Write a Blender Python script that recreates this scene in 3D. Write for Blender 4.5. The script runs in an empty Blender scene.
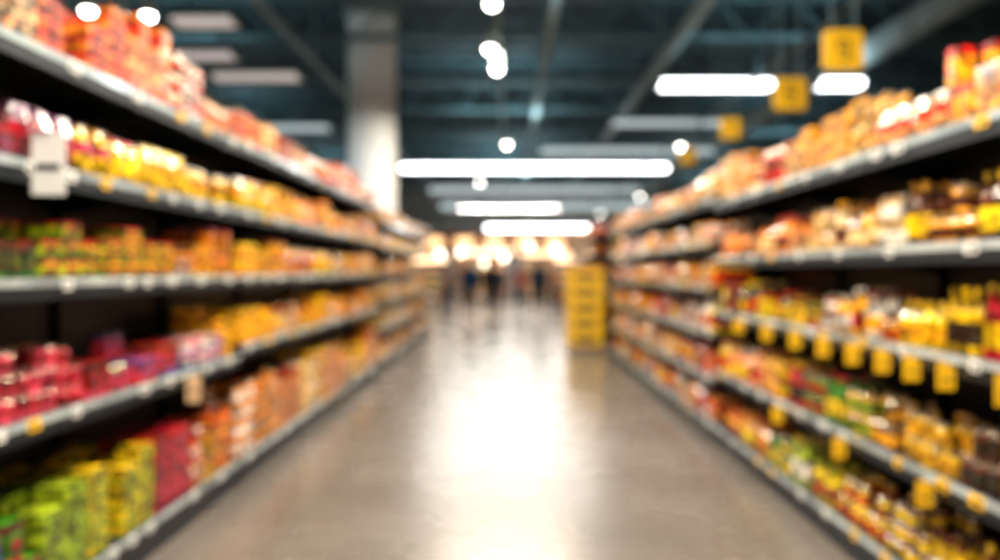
import bpy, math, random
from mathutils import Vector, Matrix
random.seed(11)
R=random.random
U=random.uniform
scene=bpy.context.scene
try:
    scene.view_settings.view_transform='Standard'
    scene.view_settings.look='None'
except Exception as e: print(e)

H=1.45; XL=-1.78; XR=1.70; F=778.0

# ------------------------------------------------------------ materials
def new_mat(name):
    m=bpy.data.materials.new(name); m.use_nodes=True
    return m,m.node_tree,m.node_tree.nodes['Principled BSDF']
def pbr(name,col,rough=0.5,metal=0.0,noise=0.0,scale=5.0,coat=0.0,emit=None,es=0.0):
    m,nt,b=new_mat(name)
    b.inputs['Base Color'].default_value=(*col,1); b.inputs['Roughness'].default_value=rough
    b.inputs['Metallic'].default_value=metal
    b.inputs['Coat Weight'].default_value=coat
    if emit:
        b.inputs['Emission Color'].default_value=(*emit,1); b.inputs['Emission Strength'].default_value=es
    if noise>0:
        tc=nt.nodes.new('ShaderNodeTexCoord'); n=nt.nodes.new('ShaderNodeTexNoise'); n.inputs['Scale'].default_value=scale
        n.inputs['Detail'].default_value=5
        cr=nt.nodes.new('ShaderNodeValToRGB')
        cr.color_ramp.elements[0].position=0.3; cr.color_ramp.elements[1].position=0.7
        cr.color_ramp.elements[0].color=(*[c*(1-noise) for c in col],1)
        cr.color_ramp.elements[1].color=(*[min(1,c*(1+noise)) for c in col],1)
        nt.links.new(tc.outputs['Object'],n.inputs['Vector']); nt.links.new(n.outputs['Fac'],cr.inputs['Fac'])
        nt.links.new(cr.outputs['Color'],b.inputs['Base Color'])
    return m
def attr_mat(name,rough=0.3,coat=0.3,spec=0.5):
    m,nt,b=new_mat(name)
    a=nt.nodes.new('ShaderNodeAttribute'); a.attribute_name='Col'
    tc=nt.nodes.new('ShaderNodeTexCoord'); v=nt.nodes.new('ShaderNodeTexNoise'); v.inputs['Scale'].default_value=20; v.inputs['Detail'].default_value=3
    mr=nt.nodes.new('ShaderNodeMapRange'); mr.inputs['From Min'].default_value=0.38; mr.inputs['From Max'].default_value=0.60
    mr.inputs['To Min'].default_value=0.14; mr.inputs['To Max'].default_value=1.35
    mx=nt.nodes.new('ShaderNodeVectorMath'); mx.operation='SCALE'
    nt.links.new(tc.outputs['Object'],v.inputs['Vector']); nt.links.new(v.outputs['Fac'],mr.inputs['Value'])
    nt.links.new(a.outputs['Color'],mx.inputs[0]); nt.links.new(mr.outputs['Result'],mx.inputs['Scale'])
    nt.links.new(mx.outputs['Vector'],b.inputs['Base Color'])
    b.inputs['Roughness'].default_value=rough; b.inputs['Coat Weight'].default_value=coat
    b.inputs['Coat Roughness'].default_value=0.1
    b.inputs['Specular IOR Level'].default_value=spec
    return m
M_pack=attr_mat('printed_packaging',0.35,0.35,.5)
M_glass=attr_mat('filled_glass_bottle',0.10,1.0,0.7)
M_foil=attr_mat('foil_bag',0.2,0.6,0.8)
M_cloth,_nt,_b=new_mat('clothing_and_skin')
_a=_nt.nodes.new('ShaderNodeAttribute'); _a.attribute_name='Col'; _nt.links.new(_a.outputs['Color'],_b.inputs['Base Color'])
_b.inputs['Roughness'].default_value=.8; _b.inputs['Specular IOR Level'].default_value=.2
M_lid=pbr('lid_tinplate',(0.98,0.86,0.68),0.2,1.0)
M_dark=pbr('shelf_dark_metal',(0.006,0.011,0.016),0.45,0.3,0.3,12)
M_shelf=pbr('shelf_deck_metal',(0.02,0.03,0.038),0.35,0.5,0.2,15)
M_rail=pbr('price_rail_plastic',(0.60,0.71,0.78),0.18,0.4,0.45,2,coat=0.7)
M_yel=pbr('price_card_yellow',(0.95,0.52,0.01),0.45,0,0.08,30)
M_wht=pbr('price_label_white',(0.78,0.78,0.74),0.5)
M_blk=pbr('print_black',(0.02,0.02,0.02),0.5)
M_amb=pbr('price_card_amber',(0.78,0.50,0.28),0.5,0,0.1,20)
M_column=pbr('painted_concrete_column',(0.94,0.97,0.97),0.55,0,0.04,3)
M_steel=pbr('ceiling_steel_teal',(0.09,0.17,0.19),0.6,0.1,0.25,2)
M_duct=pbr('duct_galvanised',(0.26,0.34,0.34),0.75,0.0,0.2,3)
M_ceil=pbr('ceiling_deck',(0.018,0.052,0.066),0.8,0,0.4,1.5)
M_wall=pbr('wall_paint',(0.62,0.62,0.58),0.8,0,0.08,1)
M_crate=pbr('yellow_crate_plastic',(0.95,0.55,0.01),0.35,0,0.08,9,coat=0.3)
M_wood=pbr('pallet_wood',(0.25,0.15,0.08),0.8,0,0.3,8)
M_red=pbr('banner_red_orange',(0.85,0.24,0.06),0.6,0,0.35,0.6)
def emit(name,col,s): return pbr(name,(0.8,0.8,0.8),0.4,emit=col,es=s)
E_strong=emit('fluorescent_diffuser',(0.96,0.98,1.0),10)
E_mid=emit('fluorescent_diffuser_dim',(0.80,0.97,1.0),.62)
E_warm=emit('fluorescent_warm',(1.0,0.86,0.80),.45)
E_bulb=emit('spot_bulb',(1.0,0.95,0.86),28)
E_box=emit('lightbox_warm',(1.0,0.58,0.26),2.6)

# floor
def floor_mat():
    m,nt,b=new_mat('polished_concrete')
    tc=nt.nodes.new('ShaderNodeTexCoord')
    n1=nt.nodes.new('ShaderNodeTexNoise'); n1.inputs['Scale'].default_value=0.9; n1.inputs['Detail'].default_value=8
    n2=nt.nodes.new('ShaderNodeTexNoise'); n2.inputs['Scale'].default_value=14; n2.inputs['Detail'].default_value=6
    cr=nt.nodes.new('ShaderNodeValToRGB')
    cr.color_ramp.elements[0].position=0.3; cr.color_ramp.elements[0].color=(0.085,0.072,0.060,1)
    cr.color_ramp.elements[1].position=0.7; cr.color_ramp.elements[1].color=(0.150,0.130,0.110,1)
    ad=nt.nodes.new('ShaderNodeMath'); ad.operation='MULTIPLY_ADD'; ad.inputs[1].default_value=0.3
    L=nt.links.new
    L(tc.outputs['Object'],n1.inputs['Vector']); L(tc.outputs['Object'],n2.inputs['Vector'])
    L(n2.outputs['Fac'],ad.inputs[0])
    sb=nt.nodes.new('ShaderNodeMath'); sb.operation='MULTIPLY'; sb.inputs[1].default_value=0.7
    L(n1.outputs['Fac'],sb.inputs[0]); L(sb.outputs[0],ad.inputs[2])
    L(ad.outputs[0],cr.inputs['Fac']); L(cr.outputs['Color'],b.inputs['Base Color'])
    mr=nt.nodes.new('ShaderNodeMapRange'); mr.inputs['To Min'].default_value=0.20; mr.inputs['To Max'].default_value=0.34
    L(n1.outputs['Fac'],mr.inputs['Value']); L(mr.outputs['Result'],b.inputs['Roughness'])
    b.inputs['Specular IOR Level'].default_value=0.65
    b.inputs['Coat Weight'].default_value=0.25; b.inputs['Coat Roughness'].default_value=0.2
    return m
M_floor=floor_mat()

# ------------------------------------------------------------ mesh builder
class MB:
    def __init__(s): s.v=[];s.f=[];s.m=[];s.c=[]
    def quad(s,p,mat=0,col=(1,1,1)):
        b=len(s.v); s.v+=p; s.f.append(tuple(range(b,b+len(p)))); s.m.append(mat); s.c.append(col)
    def box(s,x0,x1,y0,y1,z0,z1,mat=0,col=(1,1,1)):
        if x0>x1:x0,x1=x1,x0
        if y0>y1:y0,y1=y1,y0
        b=len(s.v)
        s.v+=[(x0,y0,z0),(x1,y0,z0),(x1,y1,z0),(x0,y1,z0),(x0,y0,z1),(x1,y0,z1),(x1,y1,z1),(x0,y1,z1)]
        for q in ((0,3,2,1),(4,5,6,7),(0,1,5,4),(1,2,6,5),(2,3,7,6),(3,0,4,7)):
            s.f.append(tuple(b+i for i in q)); s.m.append(mat); s.c.append(col)
    def beam(s,p,q,r,mat=0,col=(1,1,1),n=6):
        p=Vector(p);q=Vector(q);d=(q-p).normalized()
        a=d.orthogonal().normalized(); c=d.cross(a); b=len(s.v)
        for P in (p,q):
            for i in range(n):
                t=2*math.pi*i/n; w=P+a*math.cos(t)*r+c*math.sin(t)*r; s.v.append(tuple(w))
        for i in range(n):
            j=(i+1)%n; s.f.append((b+i,b+j,b+n+j,b+n+i)); s.m.append(mat); s.c.append(col)
        s.f.append(tuple(b+n-1-i for i in range(n))); s.m.append(mat); s.c.append(col)
        s.f.append(tuple(b+n+i for i in range(n))); s.m.append(mat); s.c.append(col)
    def loft(s,cx,cy,z0,rings,cols,n=8,rot=0,mat=0,topcol=None,square=False,mats=None):
        b=len(s.v); ca,sa=math.cos(rot),math.sin(rot)
        pts=[(math.cos(2*math.pi*(i+.5)/n),math.sin(2*math.pi*(i+.5)/n)) for i in range(n)]
        if square: pts=[(1,1),(-1,1),(-1,-1),(1,-1)]; n=4
        for (z,rx,ry) in rings:
            for (a,c) in pts:
                x=a*rx;y=c*ry
                s.v.append((cx+x*ca-y*sa,cy+x*sa+y*ca,z0+z))
        for k in range(len(rings)-1):
            for i in range(n):
                j=(i+1)%n
                s.f.append((b+k*n+i,b+k*n+j,b+(k+1)*n+j,b+(k+1)*n+i)); s.m.append(mats[k] if mats else mat); s.c.append(cols[k])
        s.f.append(tuple(b+n-1-i for i in range(n))); s.m.append(mat); s.c.append(cols[0])
        t=b+(len(rings)-1)*n
        s.f.append(tuple(t+i for i in range(n))); s.m.append(mats[-1] if mats else mat); s.c.append(topcol or cols[-1])
    def build(s,name,mats,smooth=False,parent=None):
        me=bpy.data.meshes.new(name); me.from_pydata(s.v,[],s.f)
        for m in mats: me.materials.append(m)
        me.polygons.foreach_set('material_index',s.m)
        at=me.color_attributes.new('Col','FLOAT_COLOR','CORNER')
        buf=[]
        for f,c in zip(s.f,s.c): buf+= [c[0],c[1],c[2],1.0]*len(f)
        at.data.foreach_set('color',buf)
        if smooth: me.polygons.foreach_set('use_smooth',[True]*len(s.f))
        me.update()
        o=bpy.data.objects.new(name,me); scene.collection.objects.link(o)
        if parent: o.parent=parent
        return o

# ------------------------------------------------------------ room shell
RX=18; Y0=-6; Y1=52; ZC=7.3
def shell(name,b,mat):
    m=MB(); m.box(*b); return m.build(name,[mat])
shell('floor',(-RX,RX,Y0,Y1,-0.1,0),M_floor)
shell('wall_left',(-RX-.2,-RX,Y0,Y1,0,ZC),M_wall)
shell('wall_right',(RX,RX+.2,Y0,Y1,0,ZC),M_wall)
shell('wall_back',(-RX,RX,Y1,Y1+.2,0,ZC),M_wall)
shell('wall_front',(-RX,RX,Y0-.2,Y0,0,ZC),M_wall)
m=MB(); m.box(-RX,RX,Y0,Y1,ZC,ZC+.1)
y=Y0+.3
while y<Y1-.3:
    m.box(-RX,RX,y,y+.15,ZC-.06,ZC); y+=.9
m.build('ceiling',[M_ceil])

# steel joists (transverse trusses)
m=MB()
yy=8.5
while yy<50:
    zb,zt=6.15,6.95
    m.box(-RX,RX,yy-.07,yy+.07,zb-.05,zb+.05); m.box(-RX,RX,yy-.07,yy+.07,zt-.05,zt+.05)
    x=-RX+.5; k=0
    while x<RX-.6:
        m.beam((x,yy,zb if k%2==0 else zt),(x+.8,yy,zt if k%2==0 else zb),.03,0,n=4); x+=.8;k+=1
    for x in range(-16,17,4): m.box(x-.05,x+.05,yy-.04,yy+.04,zt,ZC-.06)
    yy+=3.6
m.build('roof_trusses',[M_steel])
def duct(name,x,z,r,mat,n=12):
    m=MB(); m.beam((x,5,z),(x,50,z),r,0,n=n)
    y=6.0
    while y<49:
        m.beam((x,y-.04,z),(x,y+.04,z),r*1.08,0,n=n)
        m.box(x-.012,x+.012,y-.012,y+.012,z+r*.9,ZC-.06); y+=3.6
    m.build(name,[mat],smooth=False)
duct('ventilation_duct',3.3,5.92,.13,M_duct)
duct('ventilation_duct',7.0,5.7,.26,M_duct)
duct('sprinkler_pipe',.8,5.95,.08,M_duct,8)
duct('ventilation_duct',-7.5,5.7,.26,M_duct)
duct('sprinkler_pipe',-4.2,5.95,.07,M_duct,8)

# ------------------------------------------------------------ ceiling lights
def fixture(x1,x2,yc,z,mat,hh=.1,dd=.16):
    m=MB()
    m.box(x1,x2,yc-dd,yc+dd,z-hh,z+hh,1)
    m.box(x1-.05,x2+.05,yc-dd-.05,yc+dd+.05,z+hh,z+hh+.07,0)
    m.box(x1-.05,x1,yc-dd-.05,yc+dd+.05,z-hh,z+hh,0); m.box(x2,x2+.05,yc-dd-.05,yc+dd+.05,z-hh,z+hh,0)
    n=max(2,int((x2-x1)/2)+1)
    for i in range(n):
        x=x1+.2+(x2-x1-.4)*i/(n-1); m.box(x-.01,x+.01,yc-.01,yc+.01,z+hh+.07,ZC-.06,0)
    return m.build('fluorescent_strip_light',[M_steel,mat])
def fix_px(x1,x2,yp,z,mat,hh=.1):
    d=(z-H)*F/(270-yp)
    fixture((x1-508)/F*d,(x2-508)/F*d,d,z,mat,hh)
fix_px(660,770,85,5.0,E_strong,.055)
fix_px(818,860,84,5.0,E_strong,.055)
fix_px(402,667,168,5.0,E_strong,.08)
fix_px(486,588,228,4.0,E_strong,.11)
fix_px(612,722,123,5.0,E_mid,.04)
fix_px(540,712,151,5.0,E_mid,.07)
fix_px(430,640,190,5.0,E_mid,.12)
fix_px(440,690,206,5.0,E_mid,.18)
fix_px(175,235,22,5.0,E_warm,.03)
fix_px(175,235,56,5.0,E_warm,.03)
fix_px(215,300,77,5.0,E_warm,.04)
fix_px(225,330,128,5.0,E_mid,.04)
for yc in (-2.5,.8,3.8,6.6): fixture(-1.5,1.5,yc,5.0,E_strong,.05,.18)
def area(name,x,y,z,sx,sy,power,col=(1,.96,.9),up=False):
    l=bpy.data.lights.new(name,'AREA'); l.shape='RECTANGLE'; l.size=sx; l.size_y=sy; l.energy=power; l.color=col
    o=bpy.data.objects.new(name,l); o.location=(x,y,z); scene.collection.objects.link(o)
    if up: o.rotation_euler=(math.pi,0,0)
for y,p in ((-1.0,270),(2.3,290),(5.2,290),(8.4,280),(12.0,260),(15.5,260)):
    area('aisle_and_fill_lamp',0,y,4.85 if y>8 else 4.6,2.6,.4,p,(1,.88,.71))
for y,p in ((24,380),(33,560),(43,650)):
    area('aisle_and_fill_lamp',0,y,4.85,5.5,.3,p,(1,.93,.84))
area('aisle_and_fill_lamp',-4.6,13.0,4.9,.4,2.4,190,(.9,.97,1))  # unseen fill lamp added beyond the left shelving to brighten the column
for x,y,p in ((-7,15,60),(5.2,15,50),(0,12,40),(0,22,120),(-9,26,110),(9,26,110),(0,36,360),(9,38,280),(-9,38,280)):
    area('ceiling_fill',x,y,5.2,3,.4,p,(.74,.94,1.0),True)  # upward fills added to lighten deck and trusses, not fitted lamps

# track lights
def track(name,x,spots,y0,y1,z=4.95):
    m=MB(); m.box(x-.025,x+.025,y0,y1,z,z+.05,0)
    y=y0+.2
    while y<y1: m.box(x-.008,x+.008,y-.008,y+.008,z+.05,ZC-.06,0); y+=3.6
    for (sx,sy) in spots:
        m.box(x-.015,x+.015,sy-.015,sy+.015,z-.12,z,0)
        if abs(sx-x)>.03: m.box(min(x,sx),max(x,sx),sy-.015,sy+.015,z-.12,z-.09,0)
        m.loft(sx,sy,z-.36,[(0,.085,.085),(.1,.08,.08),(.2,.06,.06),(.26,.03,.03)],[(0,0,0)]*3,12,mat=0)
        m.loft(sx,sy,z-.42,[(0,.02,.02),(.015,.05,.05),(.04,.068,.068),(.06,.07,.07)],[(1,1,1)]*3,12,mat=1)
    m.build(name,[M_duct,E_bulb])
def sp(x,y,z=4.57):
    d=(z-H)*F/(270-y); return ((x-508)/F*d,d)
track('track_lighting',-.14,[sp(490,50),sp(497,70),sp(507,145),sp(480,183),sp(478,208),sp(492,5)],8.5,41)
track('track_lighting',-6.0,[sp(35,18),sp(148,17),sp(88,12),sp(120,18)],8.8,14)
track('track_lighting',4.6,[sp(681,147),sp(600,214),sp(640,197)],10,46)

# ------------------------------------------------------------ column (round)
m=MB(); ccx,ccy,cr_=-2.97,17.0,.53
m.loft(ccx,ccy,0,[(0,cr_,cr_),(ZC-.06,cr_,cr_)],[(1,1,1)],32)
m.loft(ccx,ccy,0,[(0,cr_+.04,cr_+.04),(.25,cr_+.04,cr_+.04)],[(1,1,1)],32,mat=1)
m.loft(ccx,ccy,ZC-.4,[(0,cr_+.02,cr_+.02),(.1,cr_+.1,cr_+.1),(.34,cr_+.1,cr_+.1)],[(1,1,1)]*2,32,mat=1)
o=m.build('concrete_column',[M_column,M_duct],smooth=False)

# ------------------------------------------------------------ palettes
red=(.62,.018,.008);crim=(.40,.008,.012);pink=(.78,.07,.13);mag=(.45,.015,.12);org=(.95,.26,.008);amb=(.90,.40,.015)
yel=(1.0,.60,.008);cream=(.90,.62,.28);wht=(.88,.82,.72);grn=(.05,.24,.015);lime=(.42,.52,.01);brn=(.14,.03,.01)
maro=(.20,.010,.018);pur=(.22,.03,.16);blu=(.03,.12,.42);dgrn=(.02,.07,.02);peach=(.92,.38,.14);blk=(.025,.015,.015)
def vary(c,a=.16):
    k=1+U(-a*1.8,a); return tuple(min(1,max(0,x*k+U(-.006,.006))) for x in c)

def p_box(mb,cx,cy,z,w,d,h,sk,side):
    a=U(-.04,.04); c1,c2,c3=sk
    mb.loft(cx,cy,z,[(0,d/2,w/2),(h*.22,d/2,w/2),(h*.78,d/2,w/2),(h,d/2,w/2)],[c2,c1,c3],square=True,rot=a,topcol=c1)
    fx=cx-side*(d/2+.006)
    for (u0,u1,v0,v1,cc,off) in ((-.34,.34,.34,.66,c3,0),(-.2,.2,.42,.6,c2,.001)):
        X=fx-side*off
        mb.quad([(X,cy+u0*w,z+v0*h),(X,cy+u1*w,z+v0*h),(X,cy+u1*w,z+v1*h),(X,cy+u0*w,z+v1*h)],0,cc)
def p_bag(mb,cx,cy,z,w,d,h,sk,side):
    a=U(-.08,.08); c1,c2,c3=sk
    mb.loft(cx,cy,z,[(0,.008,w*.46),(h*.06,.012,w*.47),(h*.2,d*.42,w*.48),(h*.45,d/2,w*.47),(h*.7,d*.42,w*.48),(h*.9,.014,w*.49),(h,.006,w*.5)],
        [c3,c1,c1,c2,c1,c3],n=10,rot=a)
def p_bottle(mb,cx,cy,z,w,d,h,sk,side):
    r=w/2; c1,c2,c3=sk
    mb.loft(cx,cy,z,[(0,r*.9,r*.9),(h*.04,r,r),(h*.16,r,r),(h*.5,r,r),(h*.62,r*.92,r*.92),(h*.76,r*.42,r*.42),(h*.88,r*.36,r*.36),(h*.881,r*.44,r*.44),(h,r*.42,r*.42)],
        [c1,c1,c2,c1,c1,c1,c3,c3],n=10,topcol=c3)
def p_jar(mb,cx,cy,z,w,d,h,sk,side):
    r=w/2; c1,c2,c3=sk
    mb.loft(cx,cy,z,[(0,r*.92,r*.92),(h*.05,r,r),(h*.18,r,r),(h*.62,r,r),(h*.75,r,r),(h*.82,r*.82,r*.82),(h*.821,r*.88,r*.88),(h*.99,r*.88,r*.88),(h,r*.84,r*.84)],
        [c1,c1,c2,c1,c1,c3,c3,c3],n=10,topcol=c3,mats=[0,0,0,0,0,1,1,1])
def p_can(mb,cx,cy,z,w,d,h,sk,side):
    r=w/2; c1,c2,c3=sk; s=(.6,.6,.58)
    mb.loft(cx,cy,z,[(0,r*.96,r*.96),(h*.03,r,r),(h*.4,r,r),(h*.7,r,r),(h*.97,r,r),(h,r*.95,r*.95)],[s,c1,c2,c1,s],n=10,topcol=s,mats=[1,0,0,0,1])
KIND={ # fn, w range, d range, h range, stackable, material, name
 'box':(p_box,(.06,.115),(.06,.10),(.10,.18),True,M_pack,'boxed_groceries'),
 'flat':(p_box,(.11,.18),(.12,.15),(.055,.09),True,M_pack,'stacked_snack_cartons'),
 'bag':(p_bag,(.11,.15),(.06,.09),(.17,.24),False,M_foil,'snack_bags'),
 'bottle':(p_bottle,(.055,.072),(.08,.085),(.19,.28),False,M_glass,'sauce_bottles'),
 'jar':(p_jar,(.06,.08),(.09,.095),(.08,.12),True,M_glass,'preserve_jars'),
 'can':(p_can,(.06,.075),(.08,.09),(.08,.10),True,M_pack,'canned_food'),
}
def fill(side,Xf,y0,y1,z,clear,zones,depth=.46):
    acc={}
    y=y0+.05
    while y<y1-.08:
        for zn in zones:
            if y<zn[0]: break
        kinds,pal,full=zn[1],zn[2],zn[3]
        k=random.choice(kinds); fn,wr,dr,hr,stk,mat,nm=KIND[k]
        w=U(*wr);h=min(U(*hr),clear*.97);d=U(*dr)
        if fn in (p_bottle,p_jar,p_can): d=w
        cols=random.sample(pal,min(3,len(pal)))
        while len(cols)<3: cols.append(random.choice(pal))
        if R()<.40: cols[random.randint(1,2)]=random.choice([blk,brn,wht,wht,maro])
        sk=tuple(vary(c) for c in cols)
        n=random.randint(2,4)
        mb=acc.setdefault(k,MB())
        avail=clear*full*U(.8,1.0)
        ns=max(1,int(avail/h)) if stk else 1
        rows=max(1,int((depth-.02)/(d+.015))); rows=min(rows,3)
        for i in range(n):
            if y+w>y1-.03: y=y1; break
            cy=y+w/2
            if R()<.06: y+=w+.012; continue
            for r in range(rows):
                cx=Xf+side*(.03+d/2+r*(d+.02))+(U(-.004,.004))
                nss=ns if ns==1 else max(1,ns-(1 if R()<.35 else 0))
                for q in range(nss):
                    s2=tuple(vary(c,.12) for c in sk)
                    fn(mb,cx,cy,z+.001+q*(h+.001),w,d,h,s2,side)
            y+=w+.014
        y+=.012
    for k,mb in acc.items():
        if mb.v: mb.build(KIND[k][6],[KIND[k][5],M_lid],smooth=False)

def gondola(side,Xf,y0,y1,levels,top,flags=(),dep=.52):
    m=MB(); Xb=Xf+side*dep
    m.box(Xf+side*.03,Xb,y0,y1,0,levels[0]-.07,0)
    m.box(Xb,Xb+side*.03,y0,y1,0,top,0)
    for z in levels:
        m.box(Xf+side*.01,Xb,y0,y1,z-.03,z,1)
        m.box(Xf,Xf+side*.01,y0,y1,z-.075,z+.012,0)
        m.box(Xf-side*.005,Xf,y0,y1,z-.024,z+.008,2)
        y=y0+.1
        while y<y1-.12:
            w=U(.05,.09)
            m.box(Xf-side*.008,Xf-side*.005,y,y+w,z-.04,z+.004,3 if R()<.75 else 4)
            m.box(Xf-side*.009,Xf-side*.008,y+.01,y+w*.6,z-.03,z-.012,5)
            y+=w+U(.1,.55)
        if z>levels[0]:
            n=max(1,round((y1-y0)/1.3))
            for i in range(n+1):
                yy=y0+(y1-y0)*i/n; yy=min(max(yy,y0+.02),y1-.02)
                m.quad([(Xb,yy,z-.03),(Xf+side*.1,yy,z-.03),(Xf+side*.1,yy,z-.05),(Xb,yy,z-.13)],0)
    n=max(1,round((y1-y0)/1.3))
    for i in range(n+1):
        yy=y0+(y1-y0)*i/n; yy=min(max(yy,y0+.025),y1-.025)
        m.box(Xb-side*.04,Xb,yy-.02,yy+.02,0,top+.02,0)
    for (y,z,w,h,mat) in flags:
        m.box(Xf-side*.005,Xf-side*(w+.01),y-.002,y+.002,z-.05-h,z-.02,mat)
        m.box(Xf-side*.02,Xf-side*(w-.01),y-.004,y-.002,z-.05-h*.55,z-.05-h*.42,5)
        m.box(Xf-side*.0,Xf-side*(w*.6),y-.006,y+.006,z-.025,z-.012,2)
    return m.build('supermarket_shelving',[M_dark,M_shelf,M_rail,M_wht,M_yel,M_blk,M_amb])

def gfill(side,Xf,y0,y1,levels,zonelist,topclear):
    for i,z in enumerate(levels):
        clear=(levels[i+1]-z-.095) if i<len(levels)-1 else topclear
        fill(side,Xf,y0,y1,z,clear,zonelist[i])

W=99
LA=[.19,.886,1.41,1.85,2.30]
gondola(-1,XL,.3,5.17,LA,2.35,[(2.9,1.98,.12,.2,3),(4.3,.89,.07,.12,6)])
gfill(-1,XL,.3,5.17,LA,[
 [(2.9,['flat','box'],[grn,blu,maro,red],.65),(3.8,['box','flat'],[lime,grn,yel,red,lime],.7),(4.5,['flat','box'],[pink,crim,org,mag,red],.72),(W,['box'],[org,amb,yel,red],.78)],
 [(3.6,['can','box','jar'],[pink,crim,red,pink],.62),(4.6,['flat','box'],[red,wht,crim,blu,pink],.6),(W,['box','flat'],[yel,org,amb],.75)],
 [(2.8,['box'],[dgrn,maro,grn],.7),(3.55,['flat'],[lime,yel,grn,red],.75),(4.4,['jar','box'],[yel,maro,org,brn],.75),(W,['box','bag'],[yel,org,amb],.85)],
 [(3.0,['box','bag'],[pur,maro,crim],.9),(3.9,['bag','flat'],[pink,yel,yel,mag,amb],.9),(W,['box','bag'],[org,yel,red,amb],.9)],
 [(3.6,['box','flat','jar'],[peach,cream,org,crim,red],1),(W,['bag','box','jar'],[cream,org,peach,red,amb],1)],
],.42)
LB=[.19,.94,1.41,1.85,2.31]
gondola(-1,XL,5.2,10.8,LB,2.36)
ow=[org,yel,amb,red,amb,cream]
gfill(-1,XL,5.2,10.8,LB,[
 [(7.5,['box','flat','jar'],[yel,org,yel,amb,red],.8),(W,['box','bag'],ow,.8)],
 [(8.0,['box','flat'],[yel,org,amb],.75),(W,['box'],ow+[brn],.75)],
 [(8,['box','bag'],[yel,amb,org],.85),(W,['box','jar'],ow,.85)],
 [(8,['bag','box'],[org,amb,yel],.85),(W,['box','bag'],ow,.85)],
 [(W,['bag','box','jar'],[cream,org,peach,red,amb],1)],
],.34)
LC=[.17,.6,1.0,1.4,1.8,2.15]
gondola(-1,XL,11.1,17.9,LC,2.2)
gfill(-1,XL,11.1,17.9,LC,[[(W,['box','flat','bag'],[org,yel,amb,cream,brn,wht],.85)]]*6,.3)
RA=[.17,.63,1.12,1.55,2.0]
fl=[]
for y in (2.6,2.95,3.2,3.45,3.75,4.1,4.5,5.0,5.6): fl.append((y,1.12,.062,.075,4))
for y in (3.1,3.9,4.8): fl.append((y,.63,.062,.075,4))
gondola(1,XR,.3,6.4,RA,2.05,fl)
gfill(1,XR,.3,6.4,RA,[
 [(3.4,['bottle','jar'],[maro,crim,yel,grn],.85),(5,['bottle','jar'],[grn,lime,yel,red],.85),(W,['bag','bottle'],[red,yel,amb,org],.85)],
 [(3.6,['jar'],[brn,amb,yel,amb],.78),(4.8,['jar','bottle'],[crim,yel,yel,grn],.78),(W,['box','bottle'],[red,peach,org,yel],.8)],
 [(3.3,['bottle'],[yel,crim,amb,yel],.9),(4.2,['bottle','jar'],[amb,crim,wht,yel],.85),(W,['bottle','box'],[red,yel,yel,dgrn],.85)],
 [(3.2,['bottle','jar'],[amb,brn,yel,yel],.9),(4.4,['bottle','jar'],[amb,yel,brn,cream],.85),(W,['box','bottle'],[red,peach,cream,org],.85)],
 [(W,['box','bag','flat','jar'],[org,amb,cream,peach,red,amb],1)],
],.36)
RB=[.17,.55,.93,1.31,1.69,2.06]
gondola(1,XR,6.45,13.0,RB,2.12)
gfill(1,XR,6.45,13.0,RB,[[(W,['box','bottle','flat','bag'],[red,crim,wht,amb,org,yel],.85)]]*5+[[(W,['box','bag'],[cream,peach,amb,org],1)]],.28)
gondola(1,XR,15.6,22,LC,2.2)
gfill(1,XR,15.6,22,LC,[[(W,['box','flat','bag'],[org,red,yel,cream,crim],.85)]]*6,.3)

# ------------------------------------------------------------ hanging yellow signs
def hang_sign(x,y,z,s):
    m=MB(); r=s*.12; pts=[]
    for (qx,qz,a0) in ((1,1,0),(-1,1,90),(-1,-1,180),(1,-1,270)):
        for a in (0,30,60,90):
            t=math.radians(a0+a); pts.append((qx*(s/2-r)+r*math.cos(t),qz*(s/2-r)+r*math.sin(t)))
    n=len(pts)
    m.quad([(x+a,y-.012,z+b) for a,b in pts][::-1],0); m.quad([(x+a,y+.012,z+b) for a,b in pts],0)
    for i in range(n):
        j=(i+1)%n; a,b=pts[i];c,d=pts[j]
        m.quad([(x+a,y-.012,z+b),(x+a,y+.012,z+b),(x+c,y+.012,z+d),(x+c,y-.012,z+d)],0)
    for (u0,u1,v0,v1) in ((-.12,.12,.2,.26),(-.12,.12,-.03,.03),(-.12,.12,-.26,-.2),(.08,.14,-.26,.26),(-.14,-.08,0,.26)):
        for sy in (-1,1): m.box(x+u0*s,x+u1*s,y+sy*.012,y+sy*.015,z+v0*s,z+v1*s,2)
    for dx in (-.3,.3): m.box(x+dx*s-.005,x+dx*s+.005,y-.005,y+.005,z+s/2,ZC-.06,1)
    m.build('hanging_aisle_sign',[M_yel,M_steel,M_blk])
hang_sign(2.80,6.5,3.29,.33)
hang_sign(2.90,8.0,3.26,.33)
hang_sign(2.86,10.0,3.27,.25)
hang_sign(2.86,12.4,3.27,.24)

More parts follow.
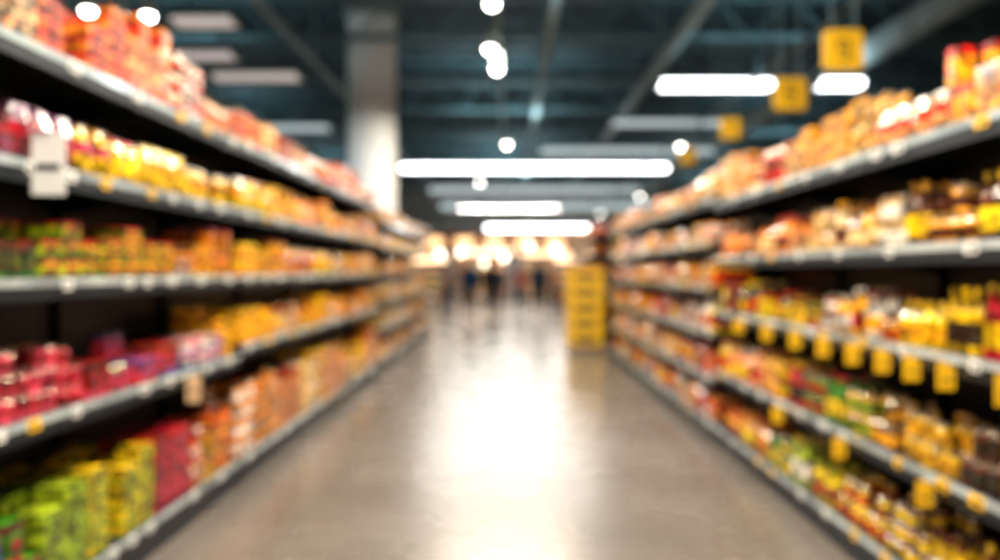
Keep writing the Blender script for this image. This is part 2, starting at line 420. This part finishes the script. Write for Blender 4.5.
# ------------------------------------------------------------ yellow crate stack
m=MB(); x0,x1,y0,y1=1.06,1.68,13.7,14.3
for i in range(3): m.box(x0+.0+i*.27,x0+.08+i*.27,y0,y1,0,.09,1)
for i in range(5): m.box(x0,x1,y0+i*.125,y0+.09+i*.125,.09,.12,1)
for k in range(5):
    z=.12+k*.272; h=.265; t=.02
    m.box(x0+.01,x1-.01,y0+.01,y1-.01,z,z+.02,0)
    for (a,b,c,d) in ((x0,x1,y0,y0+t),(x0,x1,y1-t,y1),(x0,x0+t,y0,y1),(x1-t,x1,y0,y1)):
        m.box(a,b,c,d,z,z+.09,0); m.box(a,b,c,d,z+.2,z+h,0)
    for i in range(6):
        x=x0+i*(x1-x0-.06)/5
        for yy in (y0,y1-t): m.box(x,x+.06,yy,yy+t,z+.09,z+.2,0)
        yb=y0+i*(y1-y0-.06)/5
        for xx in (x0,x1-t): m.box(xx,xx+t,yb,yb+.06,z+.09,z+.2,0)
    m.box(x0-.012,x1+.012,y0-.012,y0,z+h-.03,z+h,0); m.box(x0-.012,x0,y0,y1,z+h-.03,z+h,0)
    m.box(x0+.12,x1-.12,y0-.006,y0,z+.05,z+.16,2)
    for i in range(5):
        for j in range(4): m.box(x0+.04+i*.112,x0+.135+i*.112,y0+.05+j*.13,y0+.16+j*.13,z+.02,z+.2,3)
m.build('yellow_crate_stack',[M_crate,M_wood,M_blk,M_yel])

# ------------------------------------------------------------ far end: displays, banners
def far_display(x0,x1,yc,levels,pal,pw=42):
    m=MB()
    m.box(x0,x1,yc,yc+.5,0,.11,0); m.box(x0,x1,yc+.5,yc+.53,0,levels[-1]+.5,0)
    for z in levels:
        m.box(x0,x1,yc+.01,yc+.5,z-.03,z,1); m.box(x0,x1,yc,yc+.01,z-.05,z+.01,2)
    for x in (x0,x1-.04): m.box(x,x+.04,yc,yc+.5,0,levels[-1]+.3,0)
    m.box(x0,x1,yc-.02,yc,levels[-1]+.38,levels[-1]+.62,3)
    m.box(x0,x1,yc,yc+.5,levels[-1]+.58,levels[-1]+.62,0)
    m.build('end_display_shelving',[M_shelf,M_shelf,M_rail,E_box])
    mb=MB()
    for z in levels:
        x=x0+.06
        while x<x1-.3:
            w=U(.14,.24);h=U(.2,.3);sk=[vary(random.choice(pal)) for _ in range(3)]
            for r in range(2): mb.loft(x+w/2,yc+.12+r*.2,z+.001,[(0,w/2,.08),(h*.3,w/2,.08),(h*.7,w/2,.08),(h,w/2,.08)],sk,square=True)
            x+=w+.02
    mb.build('boxed_groceries',[M_pack])
    area('display_lamp',(x0+x1)/2,yc-1.1,2.9,(x1-x0),.2,pw*(x1-x0)/2.5,(1,.82,.60))
P=[org,yel,amb,cream,peach,red,wht]
far_display(-6.5,-2.6,33,[.16,.6,1.0,1.4],P,55)
far_display(-2.2,.2,37,[.16,.6,1.0,1.4,1.8],P)
far_display(1.9,4.6,31,[.16,.6,1.0,1.4],P,55)
far_display(.6,3.2,40,[.16,.6,1.0,1.4,1.8],P)
far_display(-3,-.9,45,[.16,.6,1.0,1.4,1.8],P)
m=MB(); m.box(-12,12,51.8,52,2.7,3.9,0)
for i in range(12): m.box(-11.5+i*2,-10.3+i*2,51.76,51.8,3.0,3.6,1)
m.build('wall_banner',[M_red,E_box])
def pendant(x,y,z,r=.16):
    m=MB()
    m.loft(x,y,z-r,[(0,r*.3,r*.3),(r*.3,r*.75,r*.75),(r,r,r),(r*1.6,r*.75,r*.75),(r*2,r*.25,r*.25)],[(1,1,1)]*4,14,mat=1)
    m.loft(x,y,z+r,[(0,r*.3,r*.3),(.08,.03,.03)],[(0,0,0)],10,mat=0)
    m.box(x-.008,x+.008,y-.008,y+.008,z+r+.08,ZC-.06,0)
    m.build('pendant_lamp',[M_dark,emitP])
emitP=emit('pendant_globe',(1,.86,.66),6.5)
for (px,py,d) in ((461,252,31),(485,266,32),(440,254,29.5),(530,246,36),(504,258,36),(556,250,30.3)):
    pendant((px-508)/F*d,d,max(1.75,H+(270-py)/F*d),.14)

# ------------------------------------------------------------ people
def skin_mesh(verts,edges,radii,root=0,sub=1):
    me=bpy.data.meshes.new('tmp'); me.from_pydata(verts,edges,[]); ob=bpy.data.objects.new('tmp',me); scene.collection.objects.link(ob)
    md=ob.modifiers.new('s','SKIN'); md.use_smooth_shade=True
    sv=me.skin_vertices[0].data
    for i,r in enumerate(radii):
        sv[i].radius=(r,r) if not isinstance(r,tuple) else r
        sv[i].use_root=(i==root)
    if sub: ss=ob.modifiers.new('u','SUBSURF'); ss.levels=sub; ss.render_levels=sub
    dg=bpy.context.evaluated_depsgraph_get(); ev=ob.evaluated_get(dg); mm=ev.to_mesh()
    V=[tuple(v.co) for v in mm.vertices]; Fc=[tuple(p.vertices) for p in mm.polygons]
    ev.to_mesh_clear(); bpy.data.objects.remove(ob); bpy.data.meshes.remove(me)
    return V,Fc
def person(x,y,h,ang,shirt,trous,hair,skin=(.55,.32,.22),st=.16,fwd=.12,sleeve=True,longhair=False,bulk=1.0):
    S=h/1.75
    J=[(0,0,.96),(0,0,1.12),(0,.0,1.30),(0,-.005,1.43),(0,.0,1.50),(0,.02,1.58)]
    Rr=[(.16*bulk,.125*bulk),(.15*bulk,.115*bulk),(.165*bulk,.12*bulk),(.135,.095),(.055,.055),(.055,.055)]
    E=[(0,1),(1,2),(2,3),(3,4),(4,5)]
    wrists=[]
    for s in (-1,1):
        b=len(J); f=s*st
        J+=[(s*.09,0,.90),(s*.10,f*.55+.03,.50),(s*.10,f-.03,.10),(s*.105,f+.13,.04)]
        Rr+=[.10,.068,.045,.038]; E+=[(0,b),(b,b+1),(b+1,b+2),(b+2,b+3)]
        a=len(J); g=-f*.7
        J+=[(s*.18,0,1.41),(s*.24,g*.4-.01,1.14),(s*.25,g+fwd,.92)]
        Rr+=[.066*bulk,.048*bulk,.032]; E+=[(3,a),(a,a+1),(a+1,a+2)]
        wrists.append((s,J[-1],J[-2]))
    V,Fc=skin_mesh(J,E,Rr,0,2)
    mb=MB()
    def add(V,Fc,cf):
        b=len(mb.v); mb.v+=V
        for f in Fc:
            c=[sum(V[i][k] for i in f)/len(f) for k in range(3)]
            mb.f.append(tuple(b+i for i in f)); mb.m.append(0); mb.c.append(cf(c) if callable(cf) else cf)
    def cf(c):
        if c[2]<.10: return (.02,.02,.02)
        if abs(c[0])>.18 and c[2]<(.94 if sleeve else 1.22): return skin
        if c[2]<.97 and abs(c[0])<.19: return trous
        if c[2]>1.49: return skin
        return shirt
    add(V,Fc,cf)
    mb.loft(0,0,.93,[(0,.160*bulk,.128*bulk),(.05,.158*bulk,.126*bulk),(.12,.128*bulk,.10*bulk)],[shirt,shirt],20)
    for s,w,el in wrists:
        d=(Vector(w)-Vector(el)).normalized(); w=Vector(w); lat=Vector((0,1,0))
        lat=(lat-d*lat.dot(d)).normalized()
        inn=Vector((-s,0,0))
        V,Fc=skin_mesh([tuple(w-d*.03),tuple(w+d*.03),tuple(w+d*.085)],[(0,1),(1,2)],[(.026,.024),(.034,.018),(.036,.014)],0,1); add(V,Fc,skin)
        for k,(o,L) in enumerate(((-.028,.06),(-.010,.072),(.010,.077),(.028,.070))):
            p0=w+d*.075+lat*o; p1=p0+d*L*.45+inn*.006; p2=p1+d*L*.3+inn*.014; p3=p2+d*L*.22+inn*.018
            V,Fc=skin_mesh([tuple(q) for q in (p0,p1,p2,p3)],[(0,1),(1,2),(2,3)],[.009,.0085,.008,.0065],0,1); add(V,Fc,skin)
        p0=w+d*.03+lat*.025; p1=p0+lat*.022+d*.03+inn*.01; p2=p1+d*.03+inn*.01+lat*.004
        V,Fc=skin_mesh([tuple(q) for q in (p0,p1,p2)],[(0,1),(1,2)],[.012,.0105,.008],0,1); add(V,Fc,skin)
    hb=1.535; prof=[(0,.045,.05,.03),(.02,.058,.072,.03),(.05,.068,.088,.022),(.09,.075,.098,.012),(.13,.078,.103,.006),(.17,.076,.103,.0),(.20,.064,.088,-.002),(.222,.042,.058,-.004),(.232,.015,.02,-.004)]
    n=16; b=len(mb.v)
    for (z,rx,ry,oy) in prof:
        for i in range(n):
            t=2*math.pi*i/n; X=rx*math.cos(t); Y=ry*math.sin(t)+oy+.01
            mb.v.append((X,Y,hb+z))
    for k in range(len(prof)-1):
        for i in range(n):
            j=(i+1)%n; t=2*math.pi*(i+.5)/n
            hc = (prof[k][0]>=.17) or (math.sin(t)<.25 and prof[k][0]>=(.05))
            mb.f.append((b+k*n+i,b+k*n+j,b+(k+1)*n+j,b+(k+1)*n+i)); mb.m.append(0); mb.c.append(hair if hc else skin)
    mb.f.append(tuple(b+(len(prof)-1)*n+i for i in range(n))); mb.m.append(0); mb.c.append(hair)
    mb.loft(0,.125,hb+.075,[(0,.014,.014),(.012,.016,.018),(.045,.007,.006)],[skin,skin],8)
    mb.loft(0,.112,hb+.045,[(0,.018,.008),(.006,.024,.010),(.012,.018,.008)],[(.45,.12,.1)]*2,8)
    for s in (-1,1):
        mb.loft(s*.03,.108,hb+.115,[(0,.008,.006),(.006,.014,.009),(.013,.008,.006)],[(.9,.9,.9),(.05,.03,.02)],8)
        mb.loft(s*.03,.112,hb+.137,[(0,.018,.005),(.006,.016,.005)],[hair],6)
        mb.loft(s*.080,.012,hb+.09,[(0,.006,.012),(.02,.010,.018),(.045,.010,.020),(.06,.006,.012)],[skin]*3,8)
    hp=[(.10,.080,.085,-.03),(.15,.085,.102,-.014),(.19,.078,.10,-.006),(.22,.058,.075,-.006),(.243,.02,.03,-.008)]
    if longhair: hp=[(-.10,.07,.035,-.07),(-.02,.085,.05,-.06),(.05,.085,.07,-.045)]+hp
    mb.loft(0,.006,hb,[(z,rx,ry) for z,rx,ry,o in hp],[hair]*(len(hp)-1),14)
    nv=len(hp)*14
    for idx in range(nv):
        k=len(mb.v)-nv+idx; r=idx//14; v=mb.v[k]; mb.v[k]=(v[0],v[1]+hp[r][3],v[2])
    mb.loft(0,0,1.475,[(0,.075,.07),(.025,.062,.06)],[shirt],12)
    mz=min(v[2] for v in mb.v); ca,sa=math.cos(ang),math.sin(ang)
    mb.v=[((v[0]*ca-v[1]*sa)*S+x,(v[0]*sa+v[1]*ca)*S+y,(v[2]-mz)*S) for v in mb.v]
    mb.build('shopper',[M_cloth],smooth=True)
def px_person(px,feet,h,ang,**k):
    d=F*H/(feet-270); person((px-508)/F*d,d,h,ang,**k)
px_person(470,323,1.80,math.pi*.9,shirt=(.006,.035,.09),trous=(.006,.014,.03),hair=(.03,.02,.015),bulk=1.15)
px_person(489,318,1.74,math.pi*.15,shirt=(.008,.008,.012),trous=(.008,.008,.01),hair=(.03,.015,.01),longhair=True,bulk=1.2)
px_person(499,313,1.70,math.pi*1.1,shirt=(.02,.02,.025),trous=(.02,.02,.03),hair=(.03,.02,.01),bulk=1.1)
px_person(521,314,1.66,math.pi,shirt=(.22,.02,.012),trous=(.02,.02,.03),hair=(.05,.03,.02),longhair=True,sleeve=False)
px_person(539,320,1.78,-.4,shirt=(.012,.03,.055),trous=(.008,.008,.015),hair=(.02,.015,.01),bulk=1.15)
px_person(554,312,1.72,math.pi*.6,shirt=(.20,.05,.02),trous=(.02,.03,.05),hair=(.03,.02,.01),st=.05)
px_person(447,312,1.72,-.6,shirt=(.22,.12,.08),trous=(.03,.03,.05),hair=(.1,.05,.02),st=.1)

# ------------------------------------------------------------ world + camera
w=bpy.data.worlds.new('world'); scene.world=w; w.use_nodes=True
w.node_tree.nodes['Background'].inputs[0].default_value=(.5,.6,.7,1); w.node_tree.nodes['Background'].inputs[1].default_value=.3
cam=bpy.data.cameras.new('camera'); co=bpy.data.objects.new('camera',cam); scene.collection.objects.link(co)
co.location=(0,0,H); co.rotation_euler=(math.pi/2,0,0)
cam.sensor_width=36; cam.lens=28.0; cam.shift_x=-.008; cam.shift_y=-.010
cam.clip_start=.05; cam.clip_end=200
cam.dof.use_dof=True; cam.dof.focus_distance=.8; cam.dof.aperture_fstop=1.7
scene.camera=co
print('objs',len(scene.objects))
